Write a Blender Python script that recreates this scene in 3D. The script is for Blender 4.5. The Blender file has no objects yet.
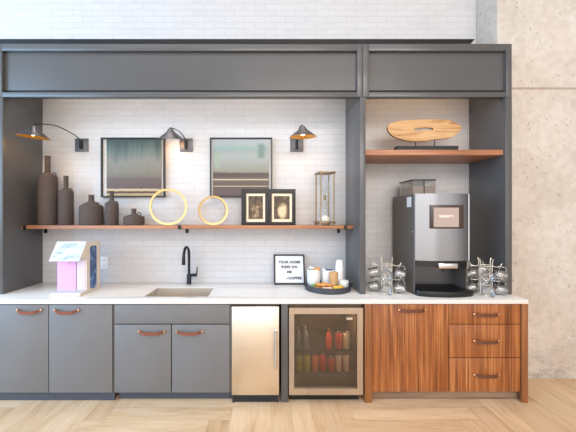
import bpy, bmesh, math, random
from mathutils import Vector, Matrix
random.seed(7)
S = bpy.context.scene
COL = S.collection
PI = math.pi
EYE = 1.563            # eye height of the camera, standing at the world origin and looking along +Y
CT = 0.8636            # worktop height
BK = 3.37              # face of the brick wall
NF = 2.855             # front of the tall grey joinery
SH = 1.472             # top of the long shelf

# metres from a measured position at a known distance
def mx(px, d): return (px - 265.0) * d / 320.0
def mz(py, d): return EYE - (py - 216.0) * d / 320.0

# ------------------------------------------------------------------ materials
def new_mat(name):
    m = bpy.data.materials.new(name); m.use_nodes = True
    nt = m.node_tree
    return m, nt, nt.nodes['Principled BSDF']

def lin(c):
    f = lambda v: v / 12.92 if v <= .04045 else ((v + .055) / 1.055) ** 2.4
    return tuple(f(v / 255.0) for v in c) + (1.0,)

def coords(nt, scale=(1, 1, 1), kind='Object'):
    tc = nt.nodes.new('ShaderNodeTexCoord'); mp = nt.nodes.new('ShaderNodeMapping')
    mp.inputs['Scale'].default_value = scale
    nt.links.new(tc.outputs[kind], mp.inputs['Vector'])
    return mp.outputs['Vector']

def noise(nt, vec, scale, detail=4, rough=.55, dist=0):
    n = nt.nodes.new('ShaderNodeTexNoise')
    n.inputs['Scale'].default_value = scale; n.inputs['Detail'].default_value = detail
    n.inputs['Roughness'].default_value = rough; n.inputs['Distortion'].default_value = dist
    nt.links.new(vec, n.inputs['Vector'])
    return n.outputs['Fac']

def ramp(nt, fac, stops, interp='LINEAR'):
    r = nt.nodes.new('ShaderNodeValToRGB'); cr = r.color_ramp; cr.interpolation = interp
    while len(cr.elements) < len(stops): cr.elements.new(.5)
    for e, (p, c) in zip(cr.elements, stops):
        e.position = p; e.color = c
    nt.links.new(fac, r.inputs['Fac'])
    return r.outputs['Color']

def math_node(nt, op, a, b):
    n = nt.nodes.new('ShaderNodeMath'); n.operation = op
    for i, v in enumerate((a, b)):
        if isinstance(v, (int, float)): n.inputs[i].default_value = v
        else: nt.links.new(v, n.inputs[i])
    return n.outputs[0]

def mixc(nt, fac, a, b, mode='MIX'):
    n = nt.nodes.new('ShaderNodeMix'); n.data_type = 'RGBA'; n.blend_type = mode
    for key, v in ((0, fac), (6, a), (7, b)):
        if isinstance(v, (int, float, tuple)): n.inputs[key].default_value = v
        else: nt.links.new(v, n.inputs[key])
    return n.outputs[2]

def bump(nt, bsdf, height, strength=.2, dist=.002):
    b = nt.nodes.new('ShaderNodeBump')
    b.inputs['Strength'].default_value = strength; b.inputs['Distance'].default_value = dist
    nt.links.new(height, b.inputs['Height']); nt.links.new(b.outputs['Normal'], bsdf.inputs['Normal'])

def plain(name, rgb, rough=.5, metal=0., var=.06, scale=30, spec=.5, bmp=.05):
    m, nt, b = new_mat(name)
    c = lin(rgb)
    n = noise(nt, coords(nt), scale)
    lo = tuple(v * (1 - var) for v in c[:3]) + (1,); hi = tuple(min(1, v * (1 + var)) for v in c[:3]) + (1,)
    nt.links.new(ramp(nt, n, [(.3, lo), (.7, hi)]), b.inputs['Base Color'])
    b.inputs['Roughness'].default_value = rough; b.inputs['Metallic'].default_value = metal
    b.inputs['Specular IOR Level'].default_value = spec
    if bmp: bump(nt, b, n, bmp, .001)
    return m

def wood(name, dark, mid, light, axis='z', rough=.4, grain=26, spec=.4):
    m, nt, b = new_mat(name)
    k = {'x': (.9, 14, 14), 'y': (14, .9, 14), 'z': (14, 14, .9)}[axis]
    k2 = {'x': (1.6, 95, 95), 'y': (95, 1.6, 95), 'z': (95, 95, 1.6)}[axis]
    n1 = noise(nt, coords(nt, k), 1.0, 5, .6, .6)
    n2 = noise(nt, coords(nt, k2), 1.0, 3, .6, .2)
    f = math_node(nt, 'ADD', math_node(nt, 'MULTIPLY', n1, .5), math_node(nt, 'MULTIPLY', n2, .5))
    nt.links.new(ramp(nt, f, [(.33, lin(dark)), (.5, lin(mid)), (.66, lin(light))]), b.inputs['Base Color'])
    b.inputs['Roughness'].default_value = rough; b.inputs['Specular IOR Level'].default_value = spec
    bump(nt, b, n2, .08, .001)
    return m

def metal_brushed(name, rgb, rough, axis='x'):
    m, nt, b = new_mat(name)
    k = {'x': (2, 300, 300), 'z': (300, 300, 2)}[axis]
    n = noise(nt, coords(nt, k), 1.0, 3)
    c = lin(rgb)
    nt.links.new(ramp(nt, n, [(.3, tuple(v * .93 for v in c[:3]) + (1,)), (.7, c)]), b.inputs['Base Color'])
    r = nt.nodes.new('ShaderNodeMapRange'); r.inputs['To Min'].default_value = rough * .85; r.inputs['To Max'].default_value = rough * 1.2
    nt.links.new(n, r.inputs['Value']); nt.links.new(r.outputs[0], b.inputs['Roughness'])
    b.inputs['Metallic'].default_value = 1
    return m

def pane(name, tint, gloss=.12, sheen=.7):
    """thin glass sheet: tinted see-through with a fresnel sheen"""
    m, nt, b = new_mat(name); nt.nodes.remove(b)
    t = nt.nodes.new('ShaderNodeBsdfTransparent'); g = nt.nodes.new('ShaderNodeBsdfGlossy')
    t.inputs['Color'].default_value = tint; g.inputs['Roughness'].default_value = .03
    g.inputs['Color'].default_value = (1, 1, 1, 1)
    lw = nt.nodes.new('ShaderNodeLayerWeight'); lw.inputs['Blend'].default_value = .25
    f = math_node(nt, 'ADD', math_node(nt, 'MULTIPLY', lw.outputs['Fresnel'], sheen), gloss)
    mx_ = nt.nodes.new('ShaderNodeMixShader')
    nt.links.new(f, mx_.inputs[0]); nt.links.new(t.outputs[0], mx_.inputs[1]); nt.links.new(g.outputs[0], mx_.inputs[2])
    nt.links.new(mx_.outputs[0], nt.nodes['Material Output'].inputs['Surface'])
    return m

def glow(name, rgb, strength):
    m, nt, b = new_mat(name)
    b.inputs['Base Color'].default_value = lin(rgb)
    b.inputs['Emission Color'].default_value = lin(rgb); b.inputs['Emission Strength'].default_value = strength
    return m

M = {}
M['grey'] = plain('grey_lacquer', (87, 86, 87), .28, var=.03, scale=3, spec=.5, bmp=0)
M['cab'] = plain('grey_cabinet_laminate', (119, 118, 120), .40, var=.03, scale=3, spec=.45, bmp=0)
M['plinth'] = plain('slate_plinth', (72, 77, 88), .5, var=.04)
M['carcass'] = plain('dark_carcass', (50, 50, 53), .7)
M['black'] = plain('black_metal', (30, 30, 33), .42, .3)
M['blackp'] = plain('black_plastic', (22, 21, 21), .3)
M['bronze'] = plain('dark_bronze_metal', (102, 100, 103), .38, .7, scale=14)
M['walnut'] = wood('walnut_veneer', (92, 50, 28), (162, 96, 52), (206, 142, 86), 'z')
M['walnutp'] = wood('walnut_post', (110, 66, 40), (152, 96, 56), (184, 124, 78), 'z')
M['walnutk'] = wood('walnut_kick', (110, 88, 72), (140, 114, 94), (164, 138, 116), 'x')
M['shelf'] = wood('walnut_shelf', (136, 90, 64), (174, 118, 86), (198, 146, 110), 'x')
M['leather'] = plain('tan_leather', (136, 78, 58), .5, scale=120, bmp=.2)
M['leatherd'] = plain('brown_leather', (104, 60, 42), .5, scale=120, bmp=.2)
M['brass'] = plain('brass', (230, 188, 152), .25, 1.)
M['gold'] = plain('brushed_gold', (214, 182, 130), .28, 1., var=.04)
M['steel'] = metal_brushed('brushed_steel', (240, 229, 215), .3, 'x')
M['steelv'] = metal_brushed('brushed_steel_trim', (204, 190, 178), .28, 'z')
M['chrome'] = plain('chrome', (225, 225, 228), .12, 1., var=.02, bmp=0)
M['machine'] = metal_brushed('machine_front_steel', (156, 157, 162), .3, 'z')
M['side'] = plain('machine_side_dark', (100, 91, 84), .4, .1)
M['quartz'] = plain('white_quartz', (236, 232, 228), .22, var=.015, scale=60, bmp=0)
M['stone'] = plain('taupe_stoneware', (90, 80, 77), .85, var=.08, scale=40, spec=.2, bmp=.25)
M['white'] = plain('white_ceramic', (240, 240, 240), .3, var=.01)
M['paper'] = plain('white_paper_cup', (244, 243, 240), .7, var=.01)
M['kraft'] = plain('kraft_cup', (214, 172, 120), .7, var=.12)
M['cream'] = plain('cream_mat_board', (236, 222, 196), .8, var=.02)
M['board'] = plain('white_letter_felt', (238, 238, 242), .85, var=.02)
M['blackf'] = plain('black_picture_frame', (34, 31, 30), .45)
M['beige'] = plain('beige_side_panel', (226, 214, 200), .5, var=.03)
M['appl'] = plain('white_appliance', (218, 216, 220), .35, var=.01)
M['tray'] = plain('charcoal_tray', (62, 62, 68), .4)
M['sand'] = plain('white_sand', (244, 240, 230), .9, var=.05, scale=300)
M['wire'] = plain('nickel_wire', (238, 230, 216), .3, .6, var=.02, bmp=0)
M['bulb'] = glow('lit_bulb', (255, 214, 150), 14)
M['gilt'] = plain('gilded_shade_inside', (236, 176, 84), .35, .6)
M['letters'] = plain('black_letters', (26, 26, 28), .5)
M['orange'] = plain('amber_wrapper', (224, 156, 84), .35, var=.25, scale=60)
M['yellow'] = plain('yellow_packet', (246, 200, 84), .45, var=.1)
M['green'] = plain('green_packet', (120, 172, 108), .5, var=.1)
M['blue'] = plain('blue_packet', (78, 96, 140), .5, var=.1)
M['pinkw'] = plain('pale_pink_packet', (244, 214, 196), .5, var=.05)
M['beans'] = plain('roasted_coffee_beans', (120, 84, 62), .6, var=.5, scale=160, bmp=.8)
M['fridge_in'] = plain('fridge_liner', (92, 74, 58), .6)
M['bezel'] = plain('brown_black_bezel', (70, 56, 48), .3)
M['ceilpaint'] = plain('white_ceiling_paint', (226, 224, 220), .9, var=.01)
M['whiteboard'] = plain('white_backing_board', (226, 226, 228), .7)

# see-through materials
M['glassdoor'] = pane('door_glass_reflection_tint', (.72, .65, .56, 1), .05)  # brown tint stands in for the warm room reflected in the glass
M['hopper'] = pane('clear_hopper', (.93, .92, .9, 1), .06)
def solid_glass(name):
    m, nt, b = new_mat(name)
    b.inputs['Transmission Weight'].default_value = 1; b.inputs['Roughness'].default_value = .0
    b.inputs['IOR'].default_value = 1.45; b.inputs['Base Color'].default_value = (.985, .99, .99, 1)
    return m
M['glass'] = pane('clear_mug_glass', (.965, .97, .975, 1), .11)

def brick_material():
    m, nt, b = new_mat('white_glazed_brick')
    tc = nt.nodes.new('ShaderNodeTexCoord'); sp = nt.nodes.new('ShaderNodeSeparateXYZ'); cb = nt.nodes.new('ShaderNodeCombineXYZ')
    nt.links.new(tc.outputs['Object'], sp.inputs[0])
    nt.links.new(sp.outputs['X'], cb.inputs['X']); nt.links.new(sp.outputs['Z'], cb.inputs['Y'])
    br = nt.nodes.new('ShaderNodeTexBrick'); br.offset = .5
    br.inputs['Scale'].default_value = 1; br.inputs['Brick Width'].default_value = .2135
    br.inputs['Row Height'].default_value = .0655; br.inputs['Mortar Size'].default_value = .0032
    br.inputs['Mortar Smooth'].default_value = .35; br.inputs['Bias'].default_value = -.2
    br.inputs['Color1'].default_value = lin((213, 211, 212)); br.inputs['Color2'].default_value = lin((208, 206, 208))
    br.inputs['Mortar'].default_value = lin((195, 195, 199))
    nt.links.new(cb.outputs[0], br.inputs['Vector'])
    n = noise(nt, coords(nt, (1, 1, 6)), 5, 5)
    col = mixc(nt, .14, br.outputs['Color'], ramp(nt, n, [(.3, lin((206, 204, 204))), (.7, (1, 1, 1, 1))]), 'MULTIPLY')
    nt.links.new(col, b.inputs['Base Color'])
    b.inputs['Roughness'].default_value = .34
    h = math_node(nt, 'ADD', math_node(nt, 'MULTIPLY', br.outputs['Fac'], -1.0), math_node(nt, 'MULTIPLY', n, .35))
    bump(nt, b, h, .4, .003)
    return m
M['brick'] = brick_material()

def concrete_material():
    m, nt, b = new_mat('board_cast_concrete')
    v = coords(nt)
    n1 = noise(nt, v, 1.6, 6, .6); n2 = noise(nt, v, 14, 5, .65)
    c = ramp(nt, n1, [(.3, lin((200, 189, 179))), (.52, lin((213, 203, 194))), (.72, lin((221, 213, 206)))])
    c = mixc(nt, .25, c, ramp(nt, n2, [(.35, lin((190, 176, 162))), (.6, (1, 1, 1, 1))]), 'MULTIPLY')
    vo = nt.nodes.new('ShaderNodeTexVoronoi'); vo.inputs['Scale'].default_value = 20
    nt.links.new(v, vo.inputs['Vector'])
    pores = ramp(nt, vo.outputs['Distance'], [(.0, (1, 1, 1, 1)), (.13, (1, 1, 1, 1)), (.19, (0, 0, 0, 1))])
    gate = ramp(nt, noise(nt, v, 5, 2), [(.48, (0, 0, 0, 1)), (.56, (1, 1, 1, 1))])
    pm = mixc(nt, 1.0, pores, gate, 'MULTIPLY')
    c = mixc(nt, math_node(nt, 'MULTIPLY', pm, .55), c, lin((120, 104, 92)))
    # formwork joint, a horizontal line cast into the wall
    sp = nt.nodes.new('ShaderNodeSeparateXYZ'); tc = nt.nodes.new('ShaderNodeTexCoord')
    nt.links.new(tc.outputs['Object'], sp.inputs[0])
    wob = math_node(nt, 'MULTIPLY', noise(nt, v, 6, 3), .012)
    d = math_node(nt, 'ABSOLUTE', math_node(nt, 'SUBTRACT', math_node(nt, 'ADD', sp.outputs['Z'], wob), 2.792), 0)
    line = ramp(nt, d, [(.0, (1, 1, 1, 1)), (.007, (1, 1, 1, 1)), (.014, (0, 0, 0, 1))])
    c = mixc(nt, math_node(nt, 'MULTIPLY', line, .6), c, lin((150, 122, 98)))
    # grey scuff stain near the floor at the right
    st = math_node(nt, 'MULTIPLY', ramp(nt, noise(nt, coords(nt, (1.2, 1, 3)), 2.6, 5, .7), [(.5, (0, 0, 0, 1)), (.62, (1, 1, 1, 1))]),
                   ramp(nt, math_node(nt, 'ADD', sp.outputs['Z'], 0), [(.05, (1, 1, 1, 1)), (.42, (0, 0, 0, 1))]))
    c = mixc(nt, math_node(nt, 'MULTIPLY', st, .6), c, lin((150, 148, 150)))
    nt.links.new(c, b.inputs['Base Color']); b.inputs['Roughness'].default_value = .75
    hh = math_node(nt, 'SUBTRACT', math_node(nt, 'MULTIPLY', n2, .5), math_node(nt, 'ADD', pm, line))
    bump(nt, b, hh, .4, .004)
    return m
M['concrete'] = concrete_material()

def floor_material():
    m, nt, b = new_mat('oak_herringbone')
    uv = nt.nodes.new('ShaderNodeUVMap'); uv.uv_map = 'UVMap'
    def mapped(s):
        mp = nt.nodes.new('ShaderNodeMapping'); mp.inputs['Scale'].default_value = s
        nt.links.new(uv.outputs[0], mp.inputs['Vector']); return mp.outputs[0]
    n1 = noise(nt, mapped((1.4, 9, 1)), 1, 5, .6, .8); n2 = noise(nt, mapped((5, 70, 1)), 1, 3)
    f = math_node(nt, 'ADD', math_node(nt, 'MULTIPLY', n1, .7), math_node(nt, 'MULTIPLY', n2, .3))
    c = ramp(nt, f, [(.34, lin((206, 170, 136))), (.47, lin((228, 196, 158))), (.62, lin((236, 208, 176)))])
    at = nt.nodes.new('ShaderNodeAttribute'); at.attribute_name = 'tone'
    t = ramp(nt, at.outputs['Fac'], [(0, lin((238, 232, 226))), (1, (1, 1, 1, 1))])
    c = mixc(nt, 1.0, c, t, 'MULTIPLY')
    nt.links.new(c, b.inputs['Base Color']); b.inputs['Roughness'].default_value = .42
    b.inputs['Specular IOR Level'].default_value = .35
    bump(nt, b, n2, .06, .001)
    return m
M['oak'] = floor_material()
M['joint'] = plain('plank_joint', (186, 158, 128), .8)

def driftwood_material():
    m, nt, b = new_mat('driftwood')
    n1 = noise(nt, coords(nt, (2.5, 9, 22)), 1, 5, .6, 1.2); n2 = noise(nt, coords(nt), 7, 4)
    c = ramp(nt, n1, [(.28, lin((158, 108, 66))), (.45, lin((204, 158, 108))), (.7, lin((222, 186, 138)))])
    k = ramp(nt, n2, [(.62, (0, 0, 0, 1)), (.72, (1, 1, 1, 1))])
    c = mixc(nt, math_node(nt, 'MULTIPLY', k, .6), c, lin((112, 70, 42)))
    nt.links.new(c, b.inputs['Base Color']); b.inputs['Roughness'].default_value = .55
    bump(nt, b, n1, .3, .004)
    return m
M['drift'] = driftwood_material()
M['bark'] = plain('dark_bark_edge', (104, 70, 44), .8, var=.3, scale=30, bmp=.6)

def canvas_material(name, stops, streak, wob, patches=()):
    """abstract landscape painting: bands up the height, streaked and wavy"""
    m, nt, b = new_mat(name)
    tc = nt.nodes.new('ShaderNodeTexCoord'); sp = nt.nodes.new('ShaderNodeSeparateXYZ')
    nt.links.new(tc.outputs['Generated'], sp.inputs[0])
    v = sp.outputs['Z']
    n = noise(nt, coords(nt, streak, 'Generated'), 1, 4, .6)
    w = math_node(nt, 'MULTIPLY', math_node(nt, 'SUBTRACT', n, .5), wob)
    # keep the lower bands crisp: the streaks act only in the upper field
    up = ramp(nt, v, [(.38, (.06, .06, .06, 1)), (.5, (1, 1, 1, 1))])
    f = math_node(nt, 'ADD', v, math_node(nt, 'MULTIPLY', w, up))
    c = ramp(nt, f, stops)
    for (x0, x1, z0, z1, col) in patches:
        def box(o, lo, hi):
            a = nt.nodes.new('ShaderNodeMapRange'); a.inputs[1].default_value = lo - .03; a.inputs[2].default_value = lo + .03
            d = nt.nodes.new('ShaderNodeMapRange'); d.inputs[1].default_value = hi - .03; d.inputs[2].default_value = hi + .03
            d.inputs[3].default_value = 1; d.inputs[4].default_value = 0
            nt.links.new(o, a.inputs[0]); nt.links.new(o, d.inputs[0])
            return math_node(nt, 'MULTIPLY', a.outputs[0], d.outputs[0])
        xx = math_node(nt, 'ADD', sp.outputs['X'], math_node(nt, 'MULTIPLY', w, .2))
        k = math_node(nt, 'MULTIPLY', box(xx, x0, x1), box(v, z0, z1))
        c = mixc(nt, math_node(nt, 'MULTIPLY', k, .75), c, lin(col))
    nt.links.new(c, b.inputs['Base Color']); b.inputs['Roughness'].default_value = .35
    return m
L_ = lin
M['paint_a'] = canvas_material('painting_green_falls', [
    (.0, L_((163, 132, 80))), (.03, L_((188, 167, 123))), (.045, L_((79, 58, 51))), (.075, L_((91, 68, 59))), (.09, L_((198, 172, 119))),
    (.105, L_((195, 181, 154))), (.135, L_((84, 66, 63))), (.16, L_((91, 73, 70))), (.31, L_((98, 82, 79))), (.325, L_((105, 98, 88))),
    (.42, L_((119, 114, 102))), (.60, L_((124, 124, 116))), (.74, L_((98, 109, 102))), (.86, L_((72, 88, 82))), (.97, L_((52, 68, 65)))], (9, 1, .5), .5)
M['paint_b'] = canvas_material('painting_pale_shore', [
    (.0, L_((91, 73, 70))), (.13, L_((91, 75, 72))), (.16, L_((86, 70, 66))), (.172, L_((204, 183, 144))), (.185, L_((91, 73, 70))),
    (.275, L_((98, 80, 75))), (.29, L_((209, 195, 167))), (.31, L_((95, 79, 73))), (.37, L_((73, 58, 54))), (.41, L_((80, 68, 63))),
    (.44, L_((132, 132, 116))), (.55, L_((144, 146, 139))), (.72, L_((154, 160, 158))), (.84, L_((139, 153, 149))), (.95, L_((161, 167, 167)))],
    (2, 1, 6), .14, [(.8, .92, .68, .94, (90, 118, 106)), (.03, .12, .5, .78, (146, 160, 138)), (.06, .8, .84, .9, (138, 164, 160))])

def sepia_material(name, seed, bright):
    m, nt, b = new_mat(name)
    mp = coords(nt, (1, 1, 1), 'Generated')
    ad = nt.nodes.new('ShaderNodeVectorMath'); ad.operation = 'ADD'; ad.inputs[1].default_value = (seed, 0, seed * .7)
    nt.links.new(mp, ad.inputs[0])
    n = noise(nt, ad.outputs[0], 3.6, 4, .6, .6)
    g = nt.nodes.new('ShaderNodeTexGradient'); g.gradient_type = 'SPHERICAL'
    m2 = nt.nodes.new('ShaderNodeMapping'); m2.inputs['Location'].default_value = (-1.25, 0, -.8); m2.inputs['Scale'].default_value = (2.3, 0, 2.3)
    nt.links.new(mp, m2.inputs['Vector']); nt.links.new(m2.outputs[0], g.inputs[0])
    f = math_node(nt, 'ADD', math_node(nt, 'MULTIPLY', n, .8), math_node(nt, 'MULTIPLY', g.outputs['Fac'], bright))
    nt.links.new(ramp(nt, f, [(.36, L_((62, 44, 30))), (.55, L_((120, 94, 66))), (.8, L_((224, 200, 160)))]), b.inputs['Base Color'])
    b.inputs['Roughness'].default_value = .4
    return m
M['sepia_a'] = sepia_material('sepia_still_life', 1.3, .3)
M['sepia_b'] = sepia_material('sepia_pitcher_study', 4.1, .75)

def screen_material():
    m, nt, b = new_mat('touchscreen_lit')
    n = noise(nt, coords(nt, (1, 1, 1.2), 'Generated'), 3.2, 5, .6)
    c = ramp(nt, n, [(.42, lin((230, 240, 247))), (.55, lin((208, 226, 240))), (.66, lin((168, 198, 224)))])
    b.inputs['Base Color'].default_value = (.05, .05, .05, 1)
    nt.links.new(c, b.inputs['Emission Color']); b.inputs['Emission Strength'].default_value = 1.0
    b.inputs['Roughness'].default_value = .15
    return m
M['touch'] = screen_material()
M['pinkglow'] = glow('pink_lit_panel', (214, 156, 220), .4)
M['paleglow'] = glow('white_lit_panel', (206, 192, 212), .2)
M['display'] = glow('coffee_display_lit', (160, 142, 134), .35)
M['displaytext'] = glow('coffee_display_letters', (236, 226, 224), .6)
def blue_window():
    m, nt, b = new_mat('blue_bottle_window')
    n = noise(nt, coords(nt), 14, 4)
    nt.links.new(ramp(nt, n, [(.35, L_((36, 62, 112))), (.55, L_((62, 104, 160))), (.7, L_((150, 180, 214)))]), b.inputs['Base Color'])
    b.inputs['Roughness'].default_value = .15
    return m
M['bluewin'] = blue_window()

# ------------------------------------------------------------------ mesh helpers
def add_box(bm, x0, x1, y0, y1, z0, z1, bev=0., mi=0):
    r = bmesh.ops.create_cube(bm, size=1)
    vs = r['verts']
    for v in vs:
        v.co = Vector((x0 + (v.co.x + .5) * (x1 - x0), y0 + (v.co.y + .5) * (y1 - y0), z0 + (v.co.z + .5) * (z1 - z0)))
    fs = {f for v in vs for f in v.link_faces}
    for f in fs: f.material_index = mi
    if bev:
        es = list({e for v in vs for e in v.link_edges})
        rr = bmesh.ops.bevel(bm, geom=es, offset=bev, segments=2, profile=.5, affect='EDGES')
        for f in rr['faces']: f.material_index = mi
    return vs

def box(x0, x1, y0, y1, z0, z1, bev=0.):
    bm = bmesh.new(); add_box(bm, x0, x1, y0, y1, z0, z1, bev); return bm

def boxes(lst, bev=0.):
    bm = bmesh.new()
    for b in lst: add_box(bm, *b, bev)
    return bm

def add_lathe(bm, prof, cx=0, cy=0, cz=0, n=32, closed=False, mi=0, rot=None):
    """prof: (radius, height) pairs; radius 0 ends are welded"""
    rings = []
    R = rot or Matrix.Identity(3)
    c = Vector((cx, cy, cz))
    for (r, z) in prof:
        if r < 1e-6: rings.append([bm.verts.new(c + R @ Vector((0, 0, z)))])
        else: rings.append([bm.verts.new(c + R @ Vector((r * math.cos(2 * PI * i / n), r * math.sin(2 * PI * i / n), z))) for i in range(n)])
    pairs = list(zip(rings, rings[1:]))
    if closed: pairs.append((rings[-1], rings[0]))
    for a, b in pairs:
        for i in range(n):
            j = (i + 1) % n
            if len(a) == 1 and len(b) == 1: continue
            if len(a) == 1: f = bm.faces.new((a[0], b[j], b[i]))
            elif len(b) == 1: f = bm.faces.new((a[i], a[j], b[0]))
            else: f = bm.faces.new((a[i], a[j], b[j], b[i]))
            f.material_index = mi

def lathe(prof, cx=0, cy=0, cz=0, n=32, closed=False):
    bm = bmesh.new(); add_lathe(bm, prof, cx, cy, cz, n, closed); return bm

def smooth_path(pts, sub=6):
    P = [Vector(p) for p in pts]
    if len(P) < 3: return P
    out = []
    for i in range(len(P) - 1):
        p0 = P[max(i - 1, 0)]; p1 = P[i]; p2 = P[i + 1]; p3 = P[min(i + 2, len(P) - 1)]
        for k in range(sub):
            t = k / sub
            out.append(.5 * ((2 * p1) + (p2 - p0) * t + (2 * p0 - 5 * p1 + 4 * p2 - p3) * t * t + (3 * p1 - p0 - 3 * p2 + p3) * t ** 3))
    out.append(P[-1]); return out

def add_tube(bm, pts, r, n=8, closed=False, mi=0, smooth=0):
    P = smooth_path(pts, smooth) if smooth else [Vector(p) for p in pts]
    m = len(P); rings = []
    up = None
    for i, p in enumerate(P):
        if closed: t = (P[(i + 1) % m] - P[i - 1]).normalized()
        else: t = (P[min(i + 1, m - 1)] - P[max(i - 1, 0)]).normalized()
        if up is None:
            up = t.orthogonal().normalized()
        else:
            up = (up - t * up.dot(t))
            up = up.normalized() if up.length > 1e-6 else t.orthogonal().normalized()
        s = t.cross(up)
        rr = r[i] if isinstance(r, (list, tuple)) else r
        rings.append([bm.verts.new(p + (up * math.cos(2 * PI * k / n) + s * math.sin(2 * PI * k / n)) * rr) for k in range(n)])
    rng = range(m if closed else m - 1)
    for i in rng:
        a, b = rings[i], rings[(i + 1) % m]
        off = 0
        if closed and i == m - 1:
            off = min(range(n), key=lambda o: sum((a[k].co - b[(k + o) % n].co).length for k in range(n)))
        for k in range(n):
            f = bm.faces.new((a[k], a[(k + 1) % n], b[(k + 1 + off) % n], b[(k + off) % n])); f.material_index = mi
    if not closed:
        for rg in (rings[0][::-1], rings[-1]):
            f = bm.faces.new(rg); f.material_index = mi

def tube(pts, r, n=8, closed=False, smooth=0):
    bm = bmesh.new(); add_tube(bm, pts, r, n, closed, 0, smooth); return bm

def prism(outline, d0, d1, plane='xz', holes=(), bev=0.):
    """outline (and holes) filled and extruded from d0 to d1 along the missing axis"""
    def P(a, b, d): return Vector((a, d, b)) if plane == 'xz' else (Vector((a, b, d)) if plane == 'xy' else Vector((d, a, b)))
    bm = bmesh.new(); es = []
    for loop in [outline] + list(holes):
        vs = [bm.verts.new(P(a, b, d0)) for a, b in loop]
        es += [bm.edges.new((vs[i], vs[(i + 1) % len(vs)])) for i in range(len(vs))]
    if holes: bmesh.ops.triangle_fill(bm, use_beauty=True, use_dissolve=False, edges=es)
    else: bm.faces.new([v for v in bm.verts])
    r = bmesh.ops.extrude_face_region(bm, geom=list(bm.faces))
    dv = P(0, 0, d1) - P(0, 0, d0)
    for v in r['geom']:
        if isinstance(v, bmesh.types.BMVert): v.co += dv
    if bev:
        bm.normal_update()
        ed = [e for e in bm.edges if len(e.link_faces) == 2 and e.calc_face_angle(0) > .8]
        bmesh.ops.bevel(bm, geom=ed, offset=bev, segments=2, profile=.5, affect='EDGES')
    return bm

ORG = {}
def obj(name, bm, mats, parent=None, sharp=38, label=None):
    """link a bmesh built in world metres as one mesh object below parent"""
    org = ORG.get(parent.name, Vector((0, 0, 0))) if parent else Vector((0, 0, 0))
    bmesh.ops.recalc_face_normals(bm, faces=list(bm.faces))
    if org.length: bmesh.ops.translate(bm, verts=list(bm.verts), vec=-org)
    bm.normal_update()
    for f in bm.faces: f.smooth = True
    for e in bm.edges:
        if len(e.link_faces) != 2 or e.calc_face_angle(0) > math.radians(sharp): e.smooth = False
    me = bpy.data.meshes.new(name); bm.to_mesh(me); bm.free()
    for m in (mats if isinstance(mats, (list, tuple)) else [mats]): me.materials.append(M[m] if isinstance(m, str) else m)
    o = bpy.data.objects.new(name, me); COL.objects.link(o)
    if parent:
        o.parent = parent; ORG[o.name] = org
    if label: o['label'] = label
    return o

def thing(name, label, cat, loc, group=None):
    o = bpy.data.objects.new(name, None); COL.objects.link(o)
    o.empty_display_size = .05; o.location = loc
    ORG[o.name] = Vector(loc)
    o['label'] = label; o['category'] = cat
    if group: o['group'] = group
    return o

def tag(o, label, cat, group=None):
    o['label'] = label; o['category'] = cat
    if group: o['group'] = group
    return o

def single(name, bm, mats, label, cat, loc, group=None, sharp=38):
    """a thing that is one mesh, its origin at its base"""
    bmesh.ops.translate(bm, verts=list(bm.verts), vec=-Vector(loc))
    o = obj(name, bm, mats, None, sharp); o.location = loc
    return tag(o, label, cat, group)

def dup(root, loc, rot=(0, 0, 0), label=None):
    r = root.copy(); COL.objects.link(r); r.location = loc; r.rotation_euler = rot
    if label: r['label'] = label
    for ch in list(root.children):
        c = ch.copy(); COL.objects.link(c); c.parent = r
        for g in list(ch.children):
            d = g.copy(); COL.objects.link(d); d.parent = c
    return r

def struct(name, bm, mats, sharp=38):
    o = obj(name, bm, mats, None, sharp); o['kind'] = 'structure'; return o

def text_bm(s, size, depth, align='CENTER', spacing=1.0, bold=0.):
    cu = bpy.data.curves.new('lettering', 'FONT'); cu.body = s; cu.size = size; cu.extrude = depth
    cu.align_x = align; cu.align_y = 'CENTER'; cu.space_character = spacing
    cu.resolution_u = 4; cu.offset = bold
    o = bpy.data.objects.new('lettering', cu); COL.objects.link(o)
    dg = bpy.context.evaluated_depsgraph_get()
    me = bpy.data.meshes.new_from_object(o.evaluated_get(dg))
    bm = bmesh.new(); bm.from_mesh(me)
    bpy.data.objects.remove(o); bpy.data.curves.remove(cu); bpy.data.meshes.remove(me)
    return bm

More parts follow.
